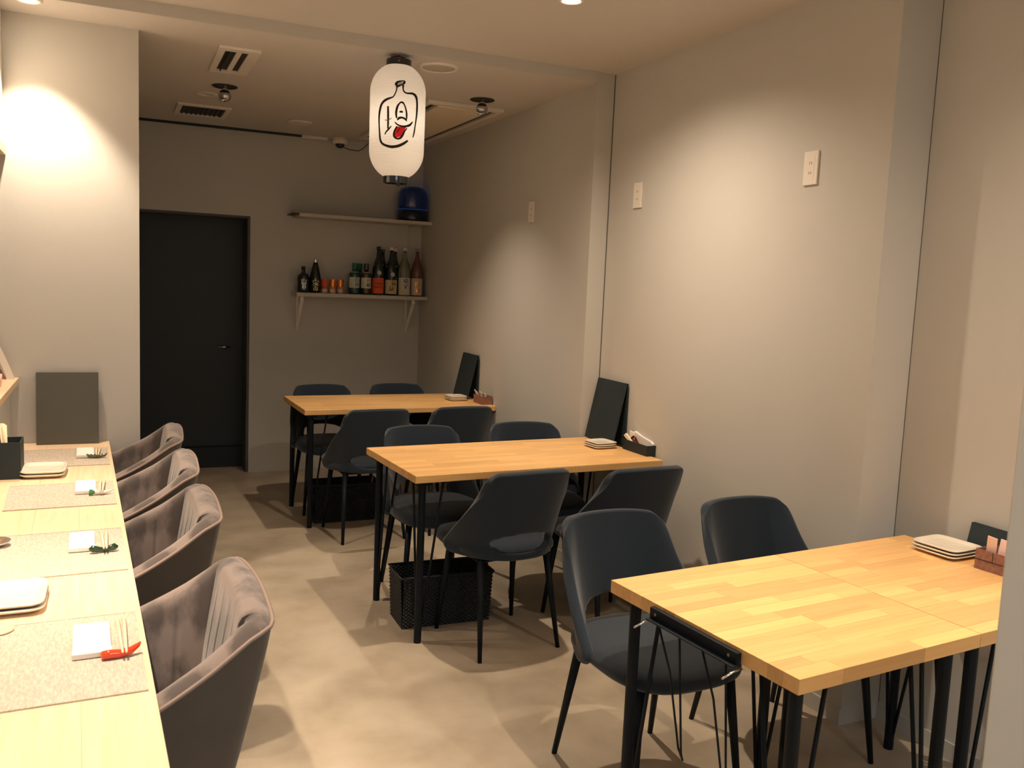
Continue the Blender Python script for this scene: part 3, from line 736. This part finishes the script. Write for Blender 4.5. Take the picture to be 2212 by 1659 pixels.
# adjustable ball downlights, switched off
def ball_light(x, y, label, gx=0, gy=0):
    t = thing('ball_downlight', label, 'ceiling lamp', (x, y, ZF), 0, 'chrome ball downlights')
    put('mount_ring', MB().lathe([(.052, -.0006), (.068, -.0006), (.070, -.003), (.066, -.006), (.052, -.004)], 32, capb=False, capt=False), M_grille, t, smooth=True)
    put('recess', MB().lathe([(.052, -.0007), (.05, -.0025)], 28), M_grille, t)
    put('stem', MB().tube([(0, 0, -.002), (0, 0, -.022)], .014, 14), M_chrome, t)
    prof = [(.0335*sin(a), -.052-.0335*cos(a)) for a in [pi*k/14 for k in range(3, 14)]]
    b = put('ball', MB().lathe([(.001, -.086)]+[(r, z) for r, z in prof][0:0]+[(max(.001, .034*sin(pi*k/16)), -.052-.034*cos(pi*k/16)) for k in range(1, 17)], 26), M_ball, t, smooth=True)
    put('reflector', MB().lathe([(.001, 0), (.012, -.001), (.019, -.004), (.023, -.008), (.0245, -.008), (.024, -.002), (.018, .002)], 22), M_lampoff, t, smooth=True, loc=(-.015, -.019, -.068), rot=(radians(35), radians(-24), 0))
ball_light(.570, 5.33, 'chrome ball lamp hanging from the ceiling between the two vents')
ball_light(1.905, 4.80, 'chrome ball lamp hanging beside the air conditioner panel')
t = tag(put('ceiling_ring', MB().lathe([(.045, -.0006), (.06, -.0006), (.06, -.006), (.045, -.006), (.045, -.0006)], 28, capb=False, capt=False), M_vent, loc=(.50, 5.62, ZF)), 'small pale ring on the ceiling next to the ball lamp', 'fitting')
# air conditioner panel
t = thing('air_conditioner', 'long cream ceiling air conditioner panel behind the lantern', 'air conditioner', (1.876, 5.76, ZF))
X, Y = .235, .80
put('panel_frame', MB().box(-X, X, -Y, -Y+.05, -.022, -.0006).box(-X, X, Y-.05, Y, -.022, -.0006).box(-X, -X+.028, -Y+.05, Y-.05, -.022, -.0006).box(X-.028, X, -Y+.05, Y-.05, -.022, -.0006), M_vent, t, bevel=.003)
put('air_slot', MB().box(-X+.028, -X+.075, -Y+.05, Y-.05, -.008, -.0006), M_grille, t)
put('air_slot', MB().box(X-.075, X-.028, -Y+.05, Y-.05, -.008, -.0006), M_grille, t)
put('centre_panel', MB().box(-X+.078, X-.078, -Y+.052, Y-.052, -.026, -.0006), M_acp, t, bevel=.003)
# dome camera
t = thing('dome_camera', 'white dome security camera with black cable by the back wall', 'camera', (1.545, 6.735, ZF))
put('housing', MB().lathe([(.058, -.0006), (.058, -.034), (.053, -.044), (.036, -.046)], 30), M_white, t, smooth=True)
put('dome', MB().lathe([(.035, -.045), (.034, -.054), (.027, -.068), (.014, -.076), (.001, -.078)], 26), M_blk_gloss, t, smooth=True)
put('cable', MB().tube([(.02, -.01, -.066), (.07, 0, -.078), (.14, .0, -.082), (.17, -.01, -.065), (.20, -.05, -.03), (.235, -.10, -.008), (.255, -.12, -.002)], .0035, 8), M_black, t, smooth=True)

# ------------------------------------------------------------------ paper lantern
LXc, LYc, LTOP, LBOT, LR = 1.209, 4.108, 2.506, 1.945, .1285
ln_ = thing('paper_lantern', 'long white paper lantern painted with a bottle face sticking out its tongue', 'lantern', (LXc, LYc, LBOT), 0)
HH = LTOP-LBOT
ZA, ZB_ = .030, HH-.028          # paper between the two caps
def lrad(s):                      # s 0..1 along the paper
    e = .235
    d = max(0, 1-s/e) if s < .5 else max(0, 1-(1-s)/e)
    k = sqrt(max(0, 1-d**2.0*.80)) if d < 1 else .447
    return LR*k*(1-.03*max(0, .5-s))
prof = []
NR = 54
for i in range(NR*4+1):
    s = i/(NR*4); prof.append((lrad(s)-.0012*(.5+.5*cos(2*pi*i/4)), ZA+(ZB_-ZA)*s))
put('paper_body', MB().lathe(prof, 64, capb=False, capt=False), M_lpaper, ln_, smooth=True)
rc = lrad(0)+.002
for nm, z0, z1 in (('bottom_cap', .0, ZA+.002), ('top_cap', ZB_-.002, HH)):
    put(nm, MB().lathe([(rc-.004, z0), (rc, z0+.001), (rc, z1-.001), (rc-.004, z1), (rc-.007, z1-.001), (rc-.007, z0+.001), (rc-.004, z0)], 40, capb=False, capt=False), M_blk_gloss, ln_, smooth=False)
    put('cap_stud', MB().lathe([(.0025, -.001), (.0025, .001)], 10, (0, 0, 0)), M_foil_s, ln_, loc=(-rc*sin(.27), -rc*cos(.27)-.0005, (z0+z1)/2), rot=(pi/2, 0, -.27))
put('hanging_loop', MB().tube([(-rc+.006, 0, HH-.004), (-.03, 0, HH+.012), (0, 0, HH+.018), (.03, 0, HH+.012), (rc-.006, 0, HH-.004)], .0018, 6).tube([(0, 0, HH+.018), (0, 0, ZF-LBOT)], .0018, 6), M_iron, ln_, smooth=True)
put('pull_cord', MB().tube([(.040, -.03, .004), (.046, -.032, -.02), (.043, -.03, -.045)], .0018, 6), M_iron, ln_, smooth=True)
put('light_spill_blocker', MB().lathe([(rc-.008, HH-.010), (rc-.008, HH-.007)], 32), M_blk_gloss, ln_)  # added disc, stops bulb light spilling onto the ceiling
put('bulb_holder', MB().lathe([(.008, -.012), (.010, -.004), (.010, .02)], 12, (.012, 0, 0)), M_grille, ln_, smooth=True)
l = bpy.data.lights.new('lantern_bulb', 'POINT'); l.energy = .95; l.color = (1, .93, .86); l.shadow_soft_size = .06
lo = bpy.data.objects.new('lamp', l); COL.objects.link(lo); lo.parent = ln_; lo.location = (0, 0, HH*.5)
# painted strokes laid on the paper surface; drawing units: x 75..733 across the paper, y 100..1595 top to bottom
view_ang = atan2(-LXc, -LYc)      # direction from the lantern back to the viewer, seen from above
fa = math.atan2(-LYc, -LXc)
def on_paper(X, Y, off=.0012):
    s = 1-(Y-120)/(1565-120); s = min(.98, max(.02, s))
    r = lrad(s)+off; q = max(-.97, min(.97, (X-404)/329.0))*LR/max(lrad(s), .01)
    th = fa+asin(max(-.98, min(.98, q)))
    return (r*cos(th), r*sin(th), ZA+(ZB_-ZA)*s)
def smooth_line(pts, n=8):
    out = []
    for i in range(len(pts)-1):
        p0 = pts[max(i-1, 0)]; p1 = pts[i]; p2 = pts[i+1]; p3 = pts[min(i+2, len(pts)-1)]
        for k in range(n):
            t_ = k/n
            out.append(tuple(.5*(2*p1[j]+(-p0[j]+p2[j])*t_+(2*p0[j]-5*p1[j]+4*p2[j]-p3[j])*t_**2+(-p0[j]+3*p1[j]-3*p2[j]+p3[j])*t_**3) for j in range(len(p1))))
    out.append(pts[-1]); return out
def stroke(pts, name='painted_stroke', m=None):
    P = smooth_line(pts, 8); mb = MB(); L = []
    for i, p in enumerate(P):
        a = P[max(i-1, 0)]; b = P[min(i+1, len(P)-1)]; dx, dy = b[0]-a[0], b[1]-a[1]; d = max(1e-6, math.hypot(dx, dy)); w_ = p[2]*1.0
        L.append((on_paper(p[0]-dy/d*w_, p[1]+dx/d*w_), on_paper(p[0]+dy/d*w_, p[1]-dx/d*w_)))
    n0 = 0
    for a, b in L: mb.v += [a, b]
    for i in range(len(L)-1): mb.f.append((2*i, 2*i+1, 2*i+3, 2*i+2))
    return put(name, mb, m or M_lantern_art, ln_)
stroke([(388, 450, 9), (385, 500, 7), (365, 560, 7), (345, 590, 8), (300, 610, 13), (255, 635, 15), (220, 680, 13), (203, 750, 12), (195, 830, 10), (197, 930, 8), (205, 1040, 9), (215, 1130, 11), (240, 1180, 13), (290, 1208, 15), (350, 1220, 18), (420, 1205, 18), (480, 1170, 16), (530, 1125, 11)], 'bottle_outline')
stroke([(460, 430, 12), (460, 480, 8), (475, 515, 9), (510, 528, 10), (570, 522, 14), (605, 545, 16), (622, 600, 11), (626, 700, 11), (622, 800, 9), (610, 920, 7), (600, 1010, 8), (588, 1078, 5)], 'bottle_outline')
stroke([(388, 446, 14), (380, 425, 16), (395, 400, 14), (430, 383, 9), (472, 378, 8), (470, 402, 14), (450, 425, 10), (420, 440, 12), (388, 456, 16)], 'bottle_mouth')
stroke([(412, 428, 18), (428, 412, 22), (448, 396, 16)], 'mouth_fill', M_lantern_grey)
stroke([(293, 706, 10), (297, 800, 12), (299, 900, 11), (300, 992, 10)], 'closed_eye')
stroke([(262, 882, 4), (300, 882, 6), (338, 856, 4)], 'closed_eye_lash', M_lantern_br)
stroke([(338, 956, 5), (305, 1000, 10), (278, 1035, 8), (266, 1066, 6)], 'closed_eye_tail')
stroke([(395, 855, 8), (388, 790, 12), (400, 710, 12), (428, 660, 9), (455, 650, 12), (480, 680, 8), (500, 740, 9), (508, 800, 10), (508, 862, 7)], 'open_eye')
stroke([(426, 776, 9), (445, 768, 13), (465, 773, 9)], 'eye_pupil')
stroke([(402, 880, 7), (425, 850, 14), (460, 843, 12), (490, 855, 12), (513, 882, 5)], 'lower_lid')
stroke([(375, 901, 5), (400, 930, 9), (440, 948, 10), (490, 950, 12), (540, 930, 14), (565, 900, 9), (580, 878, 6)], 'smile')
tg = [(404, 958), (378, 1010), (368, 1060), (378, 1095), (410, 1110), (443, 1098), (466, 1060), (484, 1010), (508, 968), (460, 955)]
put('tongue', MB().grid(8, 10, lambda a, b: on_paper((404-36*min(1, b*1.6)+ (14*max(0, b-.7)/.3)**1)*(1-a)+(508-60*b**.9)*a, 962+(b*140)*(1-.16*a)-6*sin(pi*a)+10*sin(pi*a)*b, .0011)), M_lantern_red, ln_)
stroke([(402, 956, 8), (378, 1010, 10), (368, 1060, 11), (378, 1095, 12), (410, 1113, 11), (445, 1100, 13), (470, 1060, 12), (490, 1010, 9), (517, 970, 6)], 'tongue_outline')
stroke([(436, 972, 3), (418, 1005, 5), (402, 1040, 3)], 'tongue_crease')

# ------------------------------------------------------------------ shelves on the back wall
def bracket_mb(w=.018, d=.20, h=.26):
    a = MB().box(-w/2, w/2, -.006, -.0008, -h, 0)             # on the wall
    a.box(-w/2, w/2, -d, -.006, -.006, 0)                      # under the board
    return a
us = thing('wall_shelf', 'upper grey wall shelf carrying the blue dome', 'shelf', (0, YB, 1.945))
put('shelf_board', MB().box(1.222, X1-.002, -.262, -.001, -.024, 0), M_shelf, us, bevel=.001)
put('bracket', MB().box(1.175, 1.222, -.262, -.02, -.008, -.002).tube([(1.222, -.02, -.006), (1.18, -.02, -.006)], .004, 8), M_grille, us)
put('bracket', MB().box(2.12, 2.138, -.006, -.0008, -.20, -.024).box(2.12, 2.138, -.19, -.006, -.03, -.024), M_shelf, us)
ls = thing('wall_shelf', 'lower grey wall shelf holding the bottles', 'shelf', (0, YB, 1.372))
put('shelf_board', MB().box(1.218, X1-.008, -.225, -.001, -.027, 0), M_shelf, ls, bevel=.001)
for bx_ in (1.262, 2.118):
    b = put('bracket', bracket_mb(), M_white, ls, loc=(bx_, 0, -.0275))
    put('brace', MB().quad((-.012, -.19, -.03), (.012, -.19, -.03), (.012, -.004, -.25), (-.012, -.004, -.25)).quad((-.012, -.19, -.005), (.012, -.19, -.005), (.012, -.19, -.03), (-.012, -.19, -.03)), M_white, b, solid=.004)
ZS = 1.3725
# bottles
def arc_patch(r, z0, z1, half, n=14, off=.0008, taper=0):
    return MB().grid(n, 2, lambda a, b: ((r+off-taper*b)*sin((a*2-1)*half), -(r+off-taper*b)*cos((a*2-1)*half), z0+(z1-z0)*b))
_tcache = {}
def text_mesh(s, size):
    c = bpy.data.curves.new('txt', 'FONT'); c.body = s; c.size = size; c.align_x = 'CENTER'; c.align_y = 'CENTER'; c.resolution_u = 3; c.offset = size*.012
    o = bpy.data.objects.new('txt', c); COL.objects.link(o)
    dg = bpy.context.evaluated_depsgraph_get(); me = bpy.data.meshes.new_from_object(o.evaluated_get(dg)); bpy.data.objects.remove(o)
    return me
def wrap_text(parent, s, size, r, x, z, m, off=.0014):
    me = text_mesh(s, size)
    for v in me.vertices:
        th = (v.co.x+x)/r; zz = v.co.y+z; v.co = (sin(th)*(r+off), -cos(th)*(r+off), zz)
    return put('lettering', me, m, parent)
def bottle(x, y, prof, m, label, rz=-.26, capm=None, cap=None, group='bottles on the lower shelf'):
    t = thing('bottle', label, 'bottle', (x, y, ZS), rz, group)
    g = put('glass_body', MB().lathe(prof, 28), m, t, smooth=True)
    if cap: put('cap', MB().lathe([(cap[0], cap[1]), (cap[0], cap[2]-.002), (cap[0]-.002, cap[2])], 20), capm, t, smooth=False)
    return t
YBt = 6.70
ISSHO = [(.036, 0), (.0455, .002), (.047, .01), (.047, .185), (.0455, .205), (.038, .235), (.027, .262), (.0195, .285), (.0155, .31), (.0145, .345)]
def issho(x, y, m, capm, label, h=1.0):
    return bottle(x, y, [(r, z*h) for r, z in ISSHO], m, label, cap=(.0165, .345*h, .368*h), capm=capm)
b = bottle(1.283, 6.70, [(.035, 0), (.043, .003), (.045, .012), (.045, .105), (.042, .122), (.030, .138), (.0165, .146), (.0145, .155), (.0145, .175)], M_glass_dark, 'short dark round-shouldered bottle at the left end', capm=M_black, cap=(.0165, .172, .192))
wrap_text(b, '\u5409', .045, .045, .008, .075, M_foil_s); wrap_text(b, '\u56db', .03, .045, .010, .038, M_foil_s)
b = bottle(1.372, 6.70, [(.035, 0), (.042, .003), (.0435, .012), (.0435, .100), (.040, .125), (.027, .185), (.017, .225)], M_glass_dark, 'dark tapering bottle with gold lettering and pale cap', capm=M_foil_s, cap=(.014, .224, .248))
wrap_text(b, '\u5b9d', .05, .0435, .006, .070, M_foil_g); wrap_text(b, '\u5c71', .035, .0435, .006, .030, M_foil_g)
for k, (xx, yy, mm, nm) in enumerate(((1.440, 6.69, M_cup_r, 'red-orange glass cup next to the tapering bottle'), (1.497, 6.675, M_cup, 'orange glass cup in the middle of the three cups'), (1.556, 6.68, M_cup, 'amber glass cup, last of the three cups'))):
    c = thing('glass_cup', nm, 'cup', (xx, yy, ZS), 0, 'glass cups on the lower shelf')
    put('cup_body', MB().lathe([(.017, 0), (.021, .003), (.0245, .105), (.0225, .105), (.019, .008), (.001, .007)], 22, capt=False), mm, c, smooth=True)
    put('cup_band', MB().lathe([(.0235, .052), (.0256, .1035)], 22, capb=False, capt=False), M_lab_r if k == 0 else M_foil_o, c, smooth=True)
    put('cup_base', MB().lathe([(.0185, .001), (.0222, .004), (.0226, .020), (.0215, .04)], 22, capb=False, capt=False), M_cup_p, c, smooth=True)
WH = [(.036, 0), (.041, .002), (.0425, .008), (.0425, .150), (.040, .160), (.025, .166), (.018, .172), (.0165, .19)]
def whisky(x, y, m, capm, label, txt, lab):
    t = bottle(x, y, WH, m, label, capm=capm, cap=(.0195, .188, .235))
    if txt:
        lb = put('paper_label', arc_patch(.0425, .048, .128, 1.05), lab, t, smooth=True)
        wrap_text(lb, txt[0], .034, .0425, .021, .108, M_ink); wrap_text(lb, txt[1], .034, .0425, .021, .070, M_ink)
        for k in range(3): put('print_line', arc_patch(.0425, .085-.012*k, .0862-.012*k, .25, off=.0014), M_ink, lb, rot=(0, 0, -.45))
        put('shoulder_ring', MB().lathe([(.0302, .163), (.030, .167), (.0245, .1695)], 24, capb=False, capt=False), M_lab_g, t, smooth=True)
    return t
whisky(1.662, 6.672, M_glass_green, M_cap_g, 'square-shouldered green bottle with white label', ('\u767d', '\u5dde'), M_lab_g)
whisky(1.725, 6.772, M_glass_green, M_cap_g, 'green bottle standing behind the green-capped one', None, None)
whisky(1.752, 6.672, M_glass_brown, M_glass_brown, 'brown bottle with white label, right of the green one', ('\u5c71', '\u5d0e'), M_lab_w)
b = issho(1.846, 6.672, M_glass_dark, M_black, 'tall dark bottle with a red label and red neck band')
lb = put('paper_label', arc_patch(.047, .012, .130, 1.15), M_lab_r, b, smooth=True)
put('label_line', arc_patch(.047, .112, .1135, 1.1, off=.0013), M_ink_red, lb)
for r_, s_ in enumerate(('\u3044\u3082\u713c\u914e', '\u672c\u683c\u713c\u914e')): wrap_text(lb, s_, .017, .047, .0, .085-.026*r_, M_ink_red)
nb = put('neck_band', MB().grid(16, 2, lambda a, b_: (sin((a*2-1)*1.3)*(.041-.016*b_), -cos((a*2-1)*1.3)*(.041-.016*b_), .232+.036*b_-.012*cos((a*2-1)*1.3))), M_lab_r, b, smooth=True)
put('round_seal', MB().lathe([(.016, 0), (.015, .0012)], 20), M_lab_g, b, loc=(.009, -.0485, .168), rot=(pi/2, 0, .2))
issho(1.905, 6.770, M_glass_dark, M_glass_dark, 'tall dark bottle behind the red-labelled one', .955)
b = issho(1.948, 6.672, M_glass_dark, M_cap_w, 'tall dark bottle with a cream label and white cap')
lb = put('paper_label', arc_patch(.047, .012, .118, 1.2), M_lab_y, b, smooth=True)
wrap_text(lb, '\u9ec4', .042, .047, .022, .092, M_ink); wrap_text(lb, '\u6cc9', .042, .047, .004, .050, M_ink)
put('neck_band', MB().grid(16, 2, lambda a, b_: (sin((a*2-1)*1.3)*(.0425-.017*b_), -cos((a*2-1)*1.3)*(.0425-.017*b_), .226+.042*b_-.012*cos((a*2-1)*1.3))), M_lab_w, b, smooth=True)
sl = put('round_seal', MB().lathe([(.016, 0), (.015, .0012)], 20), M_lab_w, b, loc=(.012, -.0475, .160), rot=(pi/2, 0, .25))
put('seal_mark', MB().tube([(-.008, -.002, .002), (-.004, .006, .002), (0, -.002, .002), (.004, .006, .002), (.008, -.002, .002)], .0012, 6), M_ink, sl)
issho(2.004, 6.770, M_glass_dark, M_pink, 'tall dark bottle with pinkish cap behind the cream-labelled one', .985)
b = issho(2.055, 6.672, M_glass_clear, M_cap_w, 'tall clear bottle with a white label', 1.0)
lb = put('paper_label', arc_patch(.047, .008, .140, 1.2), M_lab_w, b, smooth=True)
wrap_text(lb, '\u3086', .044, .047, .010, .112, M_ink); wrap_text(lb, '\u305a', .044, .047, .010, .070, M_ink)
put('label_picture', MB().lathe([(.0165, 0), (.0165, .001)], 22), M_lab_y, lb, loc=(-.009, -.0482, .032), rot=(pi/2, 0, -.18))
b = issho(2.155, 6.672, M_glass_pink, M_glass_clear, 'tall plum-coloured bottle at the right end by the wall', 1.0)
lb = put('paper_label', arc_patch(.047, .008, .138, 1.2), M_lab_b, b, smooth=True)
wrap_text(lb, '\u6885', .044, .047, .004, .092, M_foil_o); wrap_text(lb, '\u9152', .040, .047, .004, .045, M_foil_o)
# blue dome on the upper shelf
t = thing('blue_dome_lamp', 'glossy blue glass dome glowing faintly on the upper shelf', 'lamp', (2.105, 6.680, 1.9455), 0)
put('base', MB().lathe([(.108, 0), (.117, .004), (.119, .02), (.119, .085)], 40), M_blue_base, t, smooth=True)
put('glow_ring', MB().lathe([(.1185, .0855), (.1185, .089)], 40, capb=False, capt=False), M_bluelight, t)
put('dome', MB().lathe([(.119, .0895), (.1205, .12), (.1195, .18), (.113, .215), (.096, .245), (.066, .262), (.03, .269), (.001, .271)], 40), M_blue, t, smooth=True)
put('power_cable', MB().tube([(-.10, .05, .004), (-.16, .03, .008), (-.24, .0, .003), (-.27, -.0, .002)], .002, 6), M_black, t, smooth=True)
l = bpy.data.lights.new('blue_glow', 'POINT'); l.energy = .06; l.color = (.05, .32, 1); l.shadow_soft_size = .05
lo = bpy.data.objects.new('lamp', l); COL.objects.link(lo); lo.parent = t; lo.location = (.118, .05, .20)
